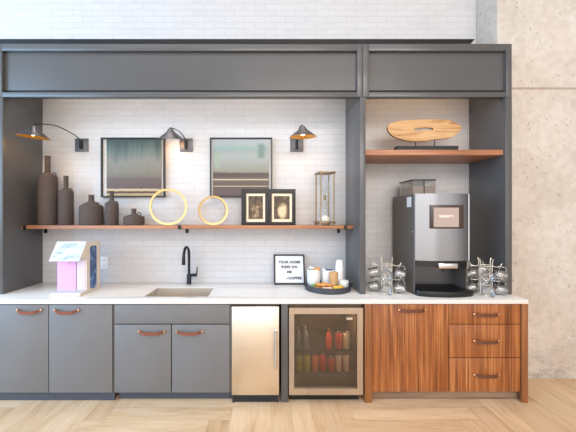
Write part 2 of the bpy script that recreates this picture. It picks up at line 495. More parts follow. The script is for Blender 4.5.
# ------------------------------------------------------------------ setting
def build_floor():
    bm = bmesh.new()
    uvl = bm.loops.layers.uv.new('UVMap'); tl = bm.verts.layers.float.new('tone')
    L, W = .96, .16
    x_lo, x_hi, y_lo, y_hi = -6., 6., -5.5, 3.6
    def plank(x0, y0, hor):
        w, h = (L, W) if hor else (W, L)
        x1, y1 = x0 + w, y0 + h
        if x1 < x_lo or x0 > x_hi or y1 < y_lo or y0 > y_hi: return
        g = .0009
        xa, xb, ya, yb = max(x0 + g, x_lo), min(x1 - g, x_hi), max(y0 + g, y_lo), min(y1 - g, y_hi)
        if xb <= xa or yb <= ya: return
        vs = [bm.verts.new(p) for p in ((xa, ya, 0), (xb, ya, 0), (xb, yb, 0), (xa, yb, 0))]
        t = random.random(); du, dv = random.uniform(0, 60), random.uniform(0, 60)
        for v in vs: v[tl] = t
        f = bm.faces.new(vs)
        for lp in f.loops:
            a, b = (lp.vert.co.x, lp.vert.co.y) if hor else (lp.vert.co.y, lp.vert.co.x)
            lp[uvl].uv = (a + du, b + dv)
    for a in range(-80, 81):
        for b in range(-14, 15):
            ox, oy = a * W + b * L + .21, a * W - b * L + .05
            plank(ox, oy, True); plank(ox, oy + W, False)
    f = bm.faces.new([bm.verts.new(p) for p in ((x_lo, y_lo, -.003), (x_hi, y_lo, -.003), (x_hi, y_hi, -.003), (x_lo, y_hi, -.003))])
    f.material_index = 1
    return struct('floor', bm, ['oak', 'joint'])
build_floor()
struct('wall_back', box(-4.2, 2.224, BK, BK + .12, 0, 4.6), 'brick')
struct('wall_right', box(2.226, 6., 3.07, 3.62, 0, 4.6, .006), 'concrete')
struct('ceiling', box(-6., 6., -5.5, 3.62, 4.601, 4.7), 'ceilpaint')
z0, z1 = 3.352, 3.394
struct('trim_1', prism([(-4.2, z0), (2.135, z0), (2.172, z1), (-4.2, z1)], 3.31, 3.369), 'black')

# ------------------------------------------------------------------ tall grey joinery
def side_panel(x0, x1, label):
    t = thing('side_panel', label, 'panel', ((x0 + x1) / 2, (NF + BK) / 2, CT))
    obj('board', box(x0, x1, NF, 3.366, CT + .001, 2.6235, .002), 'grey', t)
side_panel(-2.40, -2.339, 'tall dark grey panel closing the left end of the bottle niche')
side_panel(.8475, .8975, 'tall grey divider panel between the tray of snacks and the glass mugs')
side_panel(2.146, 2.204, 'tall dark grey end panel beside the concrete wall')

def header(x0, x1, sl, sr, label, ol, orr):
    zb, zt = 2.625, 3.10
    t = thing('header_cabinet', label, 'cabinet', ((x0 + x1) / 2, NF, zb), 'header cabinets over the niches')
    b = .003
    obj('rail', box(x0 + sl, x1 - sr, NF, NF + .05, zt - .062, zt, b), 'grey', t)
    obj('rail', box(x0 + sl, x1 - sr, NF, NF + .05, zb, zb + .044, b), 'grey', t)
    obj('stile', box(x0 + .001, x0 + sl, NF, NF + .05, zb, zt, b), 'grey', t)
    obj('stile', box(x1 - sr, x1 - .001, NF, NF + .05, zb, zt, b), 'grey', t)
    obj('panel', box(x0 + sl - .004, x1 - sr + .004, NF + .036, NF + .048, zb + .073, zt - .055), 'grey', t)
    obj('backing_board', box(x0 + sl - .004, x1 - sr + .004, NF + .051, NF + .060, zb + .002, zt - .025), 'carcass', t)  # dark sheet added so the gap above the rail reads as shade
    obj('side_board', box(x0 + .001, x0 + ol, NF + .061, 3.366, zb, zt - .021), 'grey', t)
    obj('side_board', box(x1 - orr, x1 - .001, NF + .061, 3.366, zb, zt - .021), 'grey', t)
    obj('top_board', box(x0 + .001, x1 - .001, NF + .061, 3.366, zt - .02, zt), 'grey', t)
header(-2.40, .8725, .052, .05, 'long grey header panel above the bottle shelf and framed art', .06, .025)
header(.8725, 2.204, .056, .05, 'shorter grey header panel above the coffee machine niche', .025, .058)

# ------------------------------------------------------------------ worktop, sink and tap
SX0, SX1, SY0, SY1 = -1.05, -.495, 2.78, 3.125
def rrect(x0, x1, y0, y1, r, n=4):
    out = []
    for (cx, cy, a0) in ((x1 - r, y1 - r, 0), (x0 + r, y1 - r, 90), (x0 + r, y0 + r, 180), (x1 - r, y0 + r, 270)):
        for k in range(n + 1):
            a = math.radians(a0 + 90 * k / n); out.append((cx + r * math.cos(a), cy + r * math.sin(a)))
    return out
single('worktop', prism(rrect(-2.41, 2.2, 2.67, 3.366, .004, 2), CT - .035, CT, 'xy', [rrect(SX0, SX1, SY0, SY1, .02)], .002), 'quartz',
       'long white stone worktop with a cut-out for the sink', 'worktop', (0, 3.0, CT - .035))

t = thing('sink', 'stainless steel sink set into the white worktop below the black tap', 'sink', ((SX0 + SX1) / 2, (SY0 + SY1) / 2, .64))
bm = bmesh.new()
zt = CT - .004
loops = [(-.0005, zt, .0195), (-.003, zt, .0185), (-.007, .66, .03), (-.024, .645, .04)]
rings = []
for (g, z, r) in loops: rings.append([bm.verts.new((x, y, z)) for x, y in rrect(SX0 - g, SX1 + g, SY0 - g, SY1 + g, r)])
for g, z in ((-.02, .6445),): bm.faces.new(rings[-1])
out = []
for a, b in zip(rings, rings[1:]):
    for i in range(len(a)): bm.faces.new((a[i], a[(i + 1) % len(a)], b[(i + 1) % len(a)], b[i]))
M['basin'] = metal_brushed('satin_steel_basin', (236, 228, 218), .34, 'x')
obj('basin', bm, 'basin', t)
cxs = (SX0 + SX1) / 2
obj('drain', lathe([(0, .652), (.03, .652), (.042, .649), (.044, .646)], cxs, 3.02, 0, 24), 'chrome', t)

t = thing('kitchen_tap', 'matt black gooseneck tap with a side lever behind the sink', 'tap', (-.782, 3.295, CT))
obj('base', lathe([(0, CT + .0005), (.026, CT + .0005), (.026, CT + .004), (.0235, CT + .008), (.0235, CT + .098), (.021, CT + .102), (0, CT + .102)], -.782, 3.295, 0, 24), 'black', t)
arc = [(-.782, 3.295, CT + .10), (-.782, 3.295, 1.15)]
for k in range(1, 10):
    a = PI * k / 10
    arc.append((-.782 - .012 * (1 - math.cos(a)) / 2, 3.21 + .085 * math.cos(a), 1.165 + .085 * math.sin(a)))
arc += [(-.794, 3.125, 1.15)]
obj('spout', tube(arc, .0135, 14), 'black', t)
obj('spray_head', lathe([(0, .0), (.0165, .0), (.0175, .004), (.0165, .075), (.0135, .08), (0, .08)], -.795, 3.125, 1.085, 20), 'black', t)
bm = bmesh.new()
add_tube(bm, [(-.765, 3.295, .955), (-.70, 3.29, .957)], .0155, 14)
add_tube(bm, [(-.708, 3.29, .955), (-.700, 3.287, .99), (-.697, 3.285, 1.045)], [.0085, .0065, .005], 10)
obj('lever', bm, 'black', t)

# ------------------------------------------------------------------ base cabinets
D = 2.69
def bx(p): return mx(p, D)
def bz(p): return mz(p, D)
CB = CT - .0365        # underside of the worktop, less a hair

def carcass(x0, x1, zlo, y0=2.711, y1=3.35, th=.018):
    return boxes([(x0, x0 + th, y0, y1, zlo, CB), (x1 - th, x1, y0, y1, zlo, CB), (x0 + th, x1 - th, y0, y1, zlo, zlo + th),
                  (x0 + th, x1 - th, y1 - th, y1, zlo + th, CB), (x0 + th, x1 - th, y0, y0 + .02, CB - .022, CB)])

def leather_pull(parent, xc, zc, w, droop, face, strap, label):
    """a bowed strap held by two round studs, all one handle"""
    bm = bmesh.new(); N = 14; h, th = .0105, .003
    secs = []
    for i in range(N + 1):
        u = i / N * 2 - 1; k = 1 - u * u
        x = xc + u * w / 2; y = face - .010 - .036 * min(1, k * 1.5); z = zc - droop * k
        hh = h * (.72 + .5 * min(1, k * 1.5))
        secs.append([bm.verts.new(p) for p in ((x, y - th, z - hh), (x, y + th, z - hh), (x, y + th, z + hh), (x, y - th, z + hh))])
    for a, b in zip(secs, secs[1:]):
        for k in range(4): bm.faces.new((a[k], a[(k + 1) % 4], b[(k + 1) % 4], b[k]))
    bm.faces.new(secs[0]); bm.faces.new(secs[-1][::-1])
    R = Matrix.Rotation(PI / 2, 3, 'X')
    for s in (-1, 1):
        add_lathe(bm, [(0, 0), (.009, 0), (.008, .012), (.0105, .014), (.0105, .019), (.007, .023), (0, .024)], xc + s * w / 2 * .97, face - .0005, zc, 14, False, 1, R)
    return obj('handle', bm, [strap, 'brass'], parent, 38, label)

t = thing('base_cabinet', 'grey two-door base cabinet at the left end below the water dispenser', 'cabinet', (bx(49), 3.0, 0))
x0, x1 = bx(-15.5), bx(113.4)
obj('body', carcass(x0, x1, .076), 'cab', t)
obj('plinth', box(x0, x1, 2.713, 2.73, .001, .0755), 'plinth', t)
for a, b, hx in ((-15.2, 48.2, 30.5), (49.0, 112.2, 67.6)):
    d = obj('door', box(bx(a), bx(b), D, 2.709, .078, bz(304.6), .0015), 'cab', t)
    leather_pull(d, bx(hx), bz(309.6), .205, .018, D, 'leather', 'tan leather strap handle on brass studs')

t = thing('base_cabinet', 'grey sink cabinet with two doors and a plain panel beneath the sink', 'cabinet', (bx(172), 3.0, 0))
x0, x1 = bx(114.0), bx(230.9)
obj('body', carcass(x0, x1, .076), 'cab', t)
obj('plinth', box(x0 + .02, x1, 2.738, 2.755, .001, .0755), 'plinth', t)
obj('front_panel', box(bx(114.5), bx(229.4), D, 2.709, bz(323.7), bz(304.6), .0015), 'cab', t)
for a, b, hx in ((114.5, 170.9, 152.3), (171.9, 229.4, 189.8)):
    d = obj('door', box(bx(a), bx(b), D, 2.709, .078, bz(324.7), .0015), 'cab', t)
    leather_pull(d, bx(hx), bz(331.0), .222, .010, D, 'leather', 'tan leather strap handle on brass studs')

# ------------------------------------------------------------------ ice maker
t = thing('ice_maker', 'narrow brushed steel ice maker between the sink cabinet and the glass fridge', 'ice maker', (bx(255), 3.0, 0))
x0, x1 = bx(231.9), bx(279.0)
obj('body', box(x0 + .004, x1 - .004, 2.706, 3.33, .068, .822), 'blackp', t)
d = obj('door', box(x0, x1, 2.662, 2.705, bz(394) + .004, bz(305.7), .006), 'steel', t)
bm = bmesh.new(); hxx = mx(276, 2.63)
add_tube(bm, [(hxx, 2.628, mz(369, 2.63)), (hxx, 2.628, mz(330, 2.63))], .011, 14)
for zz in (mz(365, 2.63), mz(334, 2.63)): add_tube(bm, [(hxx, 2.63, zz), (hxx, 2.6625, zz)], .006, 10)
obj('handle', bm, 'chrome', d)
lst = [(x0 + .004, x1 - .004, 2.69, 3.2, .001, .066)]
bm = boxes(lst)
for k in range(4): add_box(bm, x0 + .022, x1 - .022, 2.681, 2.69, .010 + k * .0135, .018 + k * .0135)
add_box(bm, x0 + .004, x0 + .02, 2.68, 2.69, .001, .066); add_box(bm, x1 - .02, x1 - .004, 2.68, 2.69, .001, .066)
obj('vent_grille', bm, 'carcass', t)

o = single('filler_panel', box(bx(281.2), bx(287.9), 2.682, 3.33, .001, CB, .0015), 'grey',
           'slim grey upright panel between the ice maker and the glass-door fridge', 'panel', (bx(284.5), 3.0, 0))

# ------------------------------------------------------------------ glass-door fridge and drinks
t = thing('beverage_fridge', 'steel framed glass-door drinks fridge below the round tray', 'fridge', (bx(325), 3.0, 0))
x0, x1, zf0, zf1 = bx(288.9), bx(362.4), .07, .822
th = .03
obj('body', boxes([(x0, x0 + th, 2.712, 3.33, zf0, zf1), (x1 - th, x1, 2.712, 3.33, zf0, zf1), (x0 + th, x1 - th, 2.712, 3.33, zf1 - th, zf1),
                   (x0 + th, x1 - th, 2.712, 3.33, zf0, zf0 + th), (x0 + th, x1 - th, 3.30, 3.33, zf0 + th, zf1 - th)]), 'fridge_in', t)
gx0, gx1, gz0, gz1 = bx(294.0), bx(356.6), bz(387.8), bz(313.4)
zlo, zhi = bz(393.8), bz(307.2)
bm = bmesh.new()
def rail(o4, i4):     # mitred member of the door frame
    f = [bm.verts.new((p[0], 2.672, p[1])) for p in o4 + i4]; b = [bm.verts.new((p[0], 2.710, p[1])) for p in o4 + i4]
    bm.faces.new(f); bm.faces.new(b[::-1])
    for i in range(4): bm.faces.new((f[i], f[(i + 1) % 4], b[(i + 1) % 4], b[i]))
g = .0004
rail([(x0 + g, zlo), (x1 - g, zlo)], [(gx1 - g, gz0), (gx0 + g, gz0)])
rail([(x1 - g, zhi), (x0 + g, zhi)], [(gx0 + g, gz1), (gx1 - g, gz1)])
rail([(x0, zhi - g), (x0, zlo + g)], [(gx0, gz0 + g), (gx0, gz1 - g)])
rail([(x1, zlo + g), (x1, zhi - g)], [(gx1, gz1 - g), (gx1, gz0 + g)])
dr = obj('door_frame', bm, 'steelv', t)
bm = bmesh.new(); hx = bx(291.4)
add_tube(bm, [(hx, 2.652, .16), (hx, 2.652, .74)], .006, 12)
for zz in (.19, .71): add_tube(bm, [(hx, 2.655, zz), (hx, 2.673, zz)], .0045, 8)
obj('handle', bm, 'chrome', dr)
obj('glass_pane', box(gx0 + .0005, gx1 - .0005, 2.686, 2.690, gz0 + .0005, gz1 - .0005), 'glassdoor', t)
obj('badge', box(mx(346.6, 2.68), mx(352.6, 2.68), 2.6835, 2.6857, mz(320.0, 2.68), mz(317.6, 2.68)), 'chrome', t, 38, 'small bright maker badge on the glass')
obj('kick_plate', box(x0 + .004, x1 - .02, 2.725, 2.74, .001, .0685), 'blackp', t)
SZ = (.208, .402)
for z in SZ:
    bm = bmesh.new()
    for k in range(26):
        xx = x0 + th + .01 + k * (x1 - x0 - 2 * th - .02) / 25
        add_tube(bm, [(xx, 2.735, z), (xx, 3.28, z)], .0016, 5)
    for yy in (2.735, 2.9, 3.1, 3.28): add_tube(bm, [(x0 + th + .002, yy, z - .003), (x1 - th - .002, yy, z - .003)], .003, 6)
    obj('wire_shelf', bm, 'bronze', t)
obj('added_light_bar', box(bx(300), bx(352), 2.80, 2.83, zf1 - th - .012, zf1 - th), 'white', t)  # unseen housing for the light added inside the fridge

def can_paint(name, body, r=.35):
    return plain(name, body, r, .35, var=.1, scale=40)
CAN = {'lime': can_paint('lime_can', (176, 186, 96)), 'salmon': can_paint('salmon_can', (226, 138, 112)), 'red': can_paint('red_can', (206, 66, 52)),
       'rose': can_paint('rose_can', (214, 96, 84)), 'white': can_paint('white_can', (230, 222, 214)), 'blue': can_paint('blue_grey_bottle', (120, 134, 150)),
       'coral': can_paint('coral_bottle', (222, 92, 70))}
def can(xc, yc, z, color, label, stripe=None, h=.145, r=.0295):
    t = thing('drink_can', label, 'can', (xc, yc, z), 'drinks in the fridge')
    obj('body', lathe([(0, .004), (r * .72, .004), (r * .8, 0), (r, .012), (r, h - .018), (r * .82, h - .004)], xc, yc, z, 22), CAN[color], t)
    obj('lid', lathe([(r * .82, h - .0038), (r * .84, h), (r * .78, h - .001), (r * .76, h - .006), (0, h - .006)], xc, yc, z, 22), 'chrome', t)
    if stripe:
        bm = bmesh.new(); a0, a1 = -1.15, -.35
        q = [[bm.verts.new((xc + (r + .0006) * math.cos(a0 + (a1 - a0) * i / 6), yc + (r + .0006) * math.sin(a0 + (a1 - a0) * i / 6), z + zz)) for zz in (.014, h - .02)] for i in range(7)]
        for a, b in zip(q, q[1:]): bm.faces.new((a[0], b[0], b[1], a[1]))
        obj('stripe', bm, CAN[stripe], t)
def bottle(xc, yc, z, color, cap, label, h=.2, r=.029):
    t = thing('drink_bottle', label, 'bottle', (xc, yc, z), 'drinks in the fridge')
    obj('body', lathe([(0, .003), (r * .85, 0), (r, .008), (r, h * .58), (r * .8, h * .7), (r * .45, h * .82), (r * .42, h * .9), (0, h * .9)], xc, yc, z, 20), CAN[color], t)
    obj('cap', lathe([(0, h * .9), (r * .5, h * .9005), (r * .5, h), (0, h)], xc, yc, z, 16), cap, t)
z = SZ[0] + .0025
yc = 2.80
for px_, c, s, lab in ((299, 'lime', None, 'lime green can furthest left on the lower fridge shelf'), (306.7, 'lime', None, 'lime green can second from the left on the lower fridge shelf'),
                       (315, 'salmon', None, 'salmon pink can third from the left on the lower fridge shelf'), (322.9, 'red', None, 'bright red can in the middle of the lower fridge shelf'),
                       (331.2, 'rose', None, 'rose red can just left of the two white ones on the lower shelf'), (338.9, 'white', 'red', 'white can with a red side stripe, left one of the two on the lower shelf'),
                       (346.6, 'white', 'red', 'white can with a red side stripe furthest right on the lower shelf')):
    can(mx(px_, yc), yc, z, c, lab, s, .118 if c == 'rose' else .145)
z = SZ[1] + .0025
bottle(mx(297.6, yc), yc, z, 'blue', 'steelv', 'grey blue bottle furthest left on the upper fridge shelf', .195)
bottle(mx(305.2, yc), yc, z, 'blue', 'steelv', 'grey blue bottle second from the left on the upper fridge shelf', .205)
bottle(mx(328.8, yc), yc, z, 'coral', 'leatherd', 'coral red bottle standing alone mid upper fridge shelf', .17)
can(mx(338.8, yc), yc, z, 'rose', 'rose red can on the upper fridge shelf left of the white can')
can(mx(346.4, yc), yc, z, 'white', 'plain white can at the right end of the upper fridge shelf')

# ------------------------------------------------------------------ walnut cabinet
t = thing('walnut_cabinet', 'walnut cabinet with one tall door and three drawers under the coffee machine', 'cabinet', (bx(446), 3.0, 0))
x0, x1 = bx(364.3), mx(528.2, 2.675)
pl1, pr0 = bx(371.3), bx(520.6)
obj('body', carcass(pl1 - .02, pr0 + .02, .08, 2.712), 'walnutp', t)
obj('post', box(x0, pl1 - .001, 2.675, 2.711, .001, CB, .0015), 'walnutp', t)
obj('post', box(pr0 + .001, x1, 2.675, 2.711, .001, CB, .0015), 'walnutp', t)
obj('end_panel', box(x0, pl1 - .021, 2.712, 3.35, .001, CB), 'walnutp', t)
obj('end_panel', box(pr0 + .021, x1, 2.712, 3.06, .001, CB), 'walnutp', t)
obj('kick_board', box(pl1 - .018, pr0 + .018, 2.735, 2.75, .001, .079), 'walnutk', t)
d = obj('door', box(bx(371.7), bx(448.5), D, 2.711, bz(391.7), bz(304.2), .0012), 'walnut', t)
leather_pull(d, bx(411.5), bz(309.4), .225, .003, D, 'leatherd', 'dark brown leather strap handle on brass studs')
for ya, yb, hz in ((304.2, 323.9, 313.6), (324.6, 357.4, 340.2), (358.1, 391.7, 373.8)):
    d = obj('drawer', box(bx(449.2), bx(520.2), D, 2.711, bz(yb), bz(ya), .0012), 'walnut', t)
    leather_pull(d, bx(485.3), bz(hz), .21, .003, D, 'leatherd', 'dark brown leather strap handle on brass studs')

# ------------------------------------------------------------------ shelves
t = thing('wall_shelf', 'long thin walnut shelf carrying bottles, gold rings and picture frames', 'shelf', (-.7, BK, SH - .03))
obj('board', box(-2.337, .8455, 3.07, 3.366, SH - .033, SH, .002), 'shelf', t)
for x in (-2.305, -.82, .772):
    obj('bracket', boxes([(x - .014, x + .014, 3.063, 3.0695, SH - .036, SH + .003), (x - .014, x + .014, 3.064, 3.366, SH - .0385, SH - .0335),
                          (x - .014, x + .014, 3.356, 3.3695, SH - .088, SH - .0335)]), 'black', t)
t = thing('wall_shelf', 'short thick walnut shelf holding the driftwood slab above the coffee machine', 'shelf', (1.52, BK, 2.112))
obj('board', box(.899, 2.1445, 2.88, 3.366, 2.112, 2.16, .003), 'shelf', t)

# ------------------------------------------------------------------ wall sconces
def sconce(plate_px, sx, sy, sz, dia, tiltx, tilty, path, label):
    px_ = mx(plate_px, BK); pz = 2.308; h = .0685
    t = thing('wall_sconce', label, 'lamp', (px_, BK, pz), 'swing-arm sconces on the brick wall')
    obj('back_plate', box(px_ - h, px_ + h, 3.355, 3.3695, pz - h, pz + h, .003), 'bronze', t)
    bm = bmesh.new()
    add_tube(bm, [(px_, 3.338, pz - .045), (px_, 3.338, pz + .045)], .014, 14)
    add_box(bm, px_ - .008, px_ + .008, 3.338, 3.356, pz - .02, pz + .02)
    obj('knuckle', bm, 'black', t)
    R = Matrix.Rotation(tiltx, 3, 'X') @ Matrix.Rotation(tilty, 3, 'Y')
    c = Vector((sx, sy, sz)); hh = dia * .355
    apex = c + R @ Vector((0, 0, hh + .012))
    obj('arm', tube([(px_, 3.338, pz + .043)] + path + [apex + Vector((0, 0, .004)), apex - R @ Vector((0, 0, .03))], .0048, 10, False, 6), 'black', t)
    ro = dia / 2
    prof_o = [(.013, hh + .012), (.02, hh + .004), (ro * .35, hh * .70), (ro * .68, hh * .36), (ro * .92, hh * .08), (ro, 0)]
    prof_i = [(ro - .002, 0), (ro * .91, hh * .07), (ro * .66, hh * .34), (ro * .33, hh * .66), (.012, hh)]
    bm = bmesh.new()
    add_lathe(bm, prof_o, c.x, c.y, c.z, 40, False, 0, R)
    sh_ = obj('lamp_shade', bm, 'bronze', t, 60)
    bm = bmesh.new()
    add_lathe(bm, prof_i, c.x, c.y, c.z, 40, False, 0, R)
    obj('shade_lining', bm, 'gilt', sh_, 60, 'golden inside of the shade')
    bc = c + R @ Vector((0, 0, .035))
    obj('bulb', lathe([(0, -.024), (.014, -.019), (.023, -.004), (.022, .012), (.012, .026), (.011, .05)], bc.x, bc.y, bc.z, 18), 'bulb', t)
    li = bpy.data.lights.new('sconce_light', 'SPOT'); li.energy = 1.5; li.color = (1, .62, .32); li.shadow_soft_size = .03
    li.spot_size = math.radians(165); li.spot_blend = .6
    lo = bpy.data.objects.new('sconce_light', li); COL.objects.link(lo); lo.location = c + R @ Vector((0, 0, -.004)) - Vector(t.location); lo.parent = t
    lo.rotation_euler = R.to_euler()
    return t
X1 = mx(82.1, BK)
sconce(82.1, mx(33, 2.95), 2.95, 2.290, .275, .05, .07, [(X1 - .03, 3.29, 2.395), (mx(60, 3.15), 3.14, 2.436), (mx(47, 3.0), 3.01, 2.425)],
       'dark conical sconce swung out to the left above the tallest bottle')
X2 = mx(186.4, BK)
sconce(186.4, mx(171.5, 3.22), 3.20, 2.337, .25, .26, .03, [(X2 - .005, 3.33, 2.37), (X2 - .05, 3.30, 2.43)],
       'dark conical sconce turned towards the green painting, middle one of three')
X3 = mx(296.7, BK)
sconce(296.7, mx(302.9, 3.04), 3.04, 2.314, .26, .07, -.02, [(X3 + .002, 3.30, 2.40), (X3 + .012, 3.17, 2.445)],
       'dark conical sconce pointing straight out above the picture frames')

# ------------------------------------------------------------------ paintings
def painting(xa, xb, mat, inset, label):
    za, zb = mz(197.2, 3.335), mz(137.7, 3.335)
    x0, x1 = mx(xa, 3.335), mx(xb, 3.335)
    t = thing('painting', label, 'painting', ((x0 + x1) / 2, BK, za), 'framed abstract paintings')
    f = .012
    obj('frame', boxes([(x0, x0 + f, 3.325, 3.3695, za, zb), (x1 - f, x1, 3.325, 3.3695, za, zb), (x0 + f, x1 - f, 3.325, 3.3695, za, za + f), (x0 + f, x1 - f, 3.325, 3.3695, zb - f, zb)]), 'blackf', t)
    obj('backing_board', box(x0 + f, x1 - f, 3.355, 3.365, za + f, zb - f), 'whiteboard', t)
    l, r, b_, u = inset
    obj('canvas', box(x0 + l, x1 - r, 3.338, 3.3545, za + b_, zb - u), mat, t)
painting(101.1, 164.6, 'paint_a', (.055, .038, .016, .016), 'framed abstract painting with dark green streaks above a brown band')
painting(210.0, 272.3, 'paint_b', (.03, .035, .016, .03), 'framed abstract painting with a pale teal top and cream lines on brown')

# ------------------------------------------------------------------ stoneware bottles
def vase(pxc, r, nr, top, neck, shoulder, d, ring_px, ring_py, label):
    xc = mx(pxc, d); z = SH + .0006
    H = mz(top, d) - z; hn = mz(neck, d) - z; hs = mz(shoulder, d) - z
    t = thing('stoneware_bottle', label, 'bottle', (xc, d, z), 'stoneware bottles on the long shelf')
    obj('body', lathe([(0, 0), (r * .95, 0), (r, .006), (r, hs - .006), (r * .99, hs - .001), (r * .95, hs + .003), (nr * 1.25, hn), (nr * 1.02, hn + .006), (nr, hn + .02),
                       (nr * .97, H - .012), (nr * 1.06, H - .006), (nr * 1.06, H), (nr * .8, H), (nr * .75, H - .03), (0, H - .03)], xc, d, z, 40), 'stone', t, 33)
    rx, rz = mx(ring_px, d), mz(ring_py, d)
    rr = .016
    obj('loop_handle', tube([(rx + rr * math.cos(2 * PI * k / 16), d, rz + rr * math.sin(2 * PI * k / 16)) for k in range(16)], .0055, 8, True), 'stone', t)
vase(47.7, .0855, .026, 156, 173.2, 176.2, 3.22, 54.4, 174.4, 'tallest taupe stoneware bottle beside the left end panel')
vase(66.0, .067, .022, 176, 188.6, 191.2, 3.20, 70.6, 190.2, 'second tallest taupe stoneware bottle with a slim straight body')
vase(91.3, .110, .026, 195, 201.6, 206.2, 3.22, 97.0, 204.2, 'widest taupe stoneware jug bottle, third from the left')
vase(111.8, .064, .021, 191, 200.8, 203.6, 3.20, 116.0, 203.2, 'narrow taupe stoneware bottle between the two squat jugs')
vase(133.9, .101, .024, 208.6, 214.4, 216.8, 3.22, 139.2, 214.2, 'lowest squat taupe stoneware jug beside the big gold ring')

# ------------------------------------------------------------------ gold rings
def hoop(pxc, d, r, rot, label, depth=.055, th=.02):
    xc = mx(pxc, d); bm = bmesh.new()
    R = Matrix.Rotation(rot, 3, 'Z') @ Matrix.Rotation(PI / 2, 3, 'X')
    add_lathe(bm, [(r, -depth / 2), (r, depth / 2), (r - th, depth / 2 - .002), (r - th, -depth / 2 + .002)], xc, d, SH + .0008 + r, 64, True, 0, R)
    return single('gold_ring', bm, 'gold', label, 'ornament', (xc, d, SH + .0008), 'gold rings on the long shelf', 30)
hoop(168.5, 3.20, .181, .22, 'large gold hoop ornament standing on the shelf under the middle sconce')
hoop(213.0, 3.20, .146, .30, 'smaller gold hoop ornament standing in front of the pale painting')

# ------------------------------------------------------------------ picture frames
def photo_frame(pa, pb, ptop, mat_in, pic, picmat, label):
    d = 3.17; x0, x1 = mx(pa, d) + .001, mx(pb, d) - .001; z0, z1 = SH + .0008, mz(ptop, d)
    t = thing('photo_frame', label, 'picture frame', ((x0 + x1) / 2, d + .01, z0), 'photo frames on the long shelf')
    a0, a1, b0, b1 = mx(mat_in[0], d), mx(mat_in[1], d), mz(mat_in[3], d), mz(mat_in[2], d)
    obj('frame', prism([(x0, z0), (x1, z0), (x1, z1), (x0, z1)], d, d + .022, 'xz', [[(a0, b0), (a1, b0), (a1, b1), (a0, b1)]], .002), 'blackf', t)
    obj('mat_board', box(a0 - .004, a1 + .004, d + .009, d + .013, b0 - .004, b1 + .004), 'cream', t)
    q = obj('photo', box(mx(pic[0], d), mx(pic[1], d), d + .007, d + .0088, mz(pic[3], d), mz(pic[2], d)), picmat, t)
    xm = (x0 + x1) / 2
    obj('easel_leg', prism([(d + .0225, z0 + .25), (d + .027, z0 + .25), (d + .12, z0), (d + .11, z0)], xm - .02, xm + .02, 'yz'), 'blackf', t)
photo_frame(241.3, 267.1, 188.7, (246.2, 265.2, 193.4, 222), (248.4, 262.9, 196, 219), 'sepia_a', 'black photo frame with a dark sepia still life, left of the pair')
photo_frame(267.2, 295.7, 189.0, (271.8, 292.1, 193.4, 222), (274.0, 289.6, 196, 219), 'sepia_b', 'black photo frame with a pale jug in sepia, right of the pair')

# ------------------------------------------------------------------ hourglass
d = 3.21; xc = mx(324.8, d); z0 = SH + .0008; H = mz(172, d) - z0
t = thing('hourglass', 'tall brass hourglass with white sand at the right end of the shelf', 'hourglass', (xc, d, z0))
q = .083
Rz = Matrix.Rotation(.18, 3, 'Z')
def plate(zl, zh, s, bev):
    bm = bmesh.new(); add_box(bm, -s, s, -s, s, zl, zh, bev)
    for v in bm.verts: v.co = Rz @ v.co + Vector((xc, d, 0))
    return bm
M['abrass'] = plain('aged_brass', (152, 126, 94), .35, .8, scale=40)
obj('top_plate', plate(z0 + H - .022, z0 + H - .006, q, .003), 'abrass', t)
obj('base_plate', plate(z0 + .018, z0 + .034, q, .003), 'abrass', t)
for sx in (-1, 1):
    for sy in (-1, 1):
        p = Rz @ Vector((sx * .068, sy * .068, 0)) + Vector((xc, d, 0))
        obj('post', lathe([(0, 0), (.011, 0), (.012, .01), (.0085, .018), (.007, .04), (.007, H - .04), (.007, H - .022), (.0115, H - .008), (.008, H), (0, H)], p.x, p.y, z0, 14), 'abrass', t)
zb, zt_ = .035, H - .023
mid = (zb + zt_) / 2
pr = [(.0, zb), (.05, zb + .002), (.057, zb + .02), (.058, zb + .09), (.045, mid - .07), (.014, mid - .014), (.0075, mid), (.014, mid + .014), (.045, mid + .07), (.058, zt_ - .09), (.057, zt_ - .02), (.05, zt_ - .002), (0, zt_)]
bm = bmesh.new()
add_lathe(bm, pr, xc, d, z0, 32)
M['bulbglass'] = pane('hourglass_glass', (.96, .97, .975, 1), .02, .25)
gl = obj('glass_bulbs', bm, 'bulbglass', t, 70)
obj('sand', lathe([(0, zb + .003), (.05, zb + .004), (.054, zb + .02), (.053, zb + .03), (.03, zb + .052), (0, zb + .07)], xc, d, z0, 28), 'sand', t)
obj('neck_collar', lathe([(.0095, mid - .022), (.015, mid - .018), (.012, mid), (.015, mid + .018), (.0095, mid + .022)], xc, d, z0, 18, True), 'abrass', t)

# ------------------------------------------------------------------ letter board
x0, x1 = .091, .411; hgt = .308; yb = 3.25; tilt = math.radians(17)
t = thing('letter_board', 'black framed white letter board leaning on the brick wall beside the tray', 'sign', ((x0 + x1) / 2, yb, CT + .0008))
RT = Matrix.Rotation(-tilt, 3, 'X')
def lean(bm):
    for v in bm.verts: v.co = RT @ v.co + Vector(((x0 + x1) / 2, yb, CT + .005))
    return bm
w = (x1 - x0) / 2; f = .016
obj('frame', lean(boxes([(-w, -w + f, 0, .02, 0, hgt), (w - f, w, 0, .02, 0, hgt), (-w + f, w - f, 0, .02, 0, f), (-w + f, w - f, 0, .02, hgt - f, hgt)])), 'blackf', t)
bm = boxes([(-w + f, w - f, .008, .018, f, hgt - f)])
k = 0
zz = f + .004
while zz < hgt - f - .004:
    add_box(bm, -w + f, w - f, .0068, .008, zz, zz + .0045); zz += .0075
obj('felt_panel', lean(bm), 'board', t)
RX = Matrix.Rotation(PI / 2, 3, 'X')
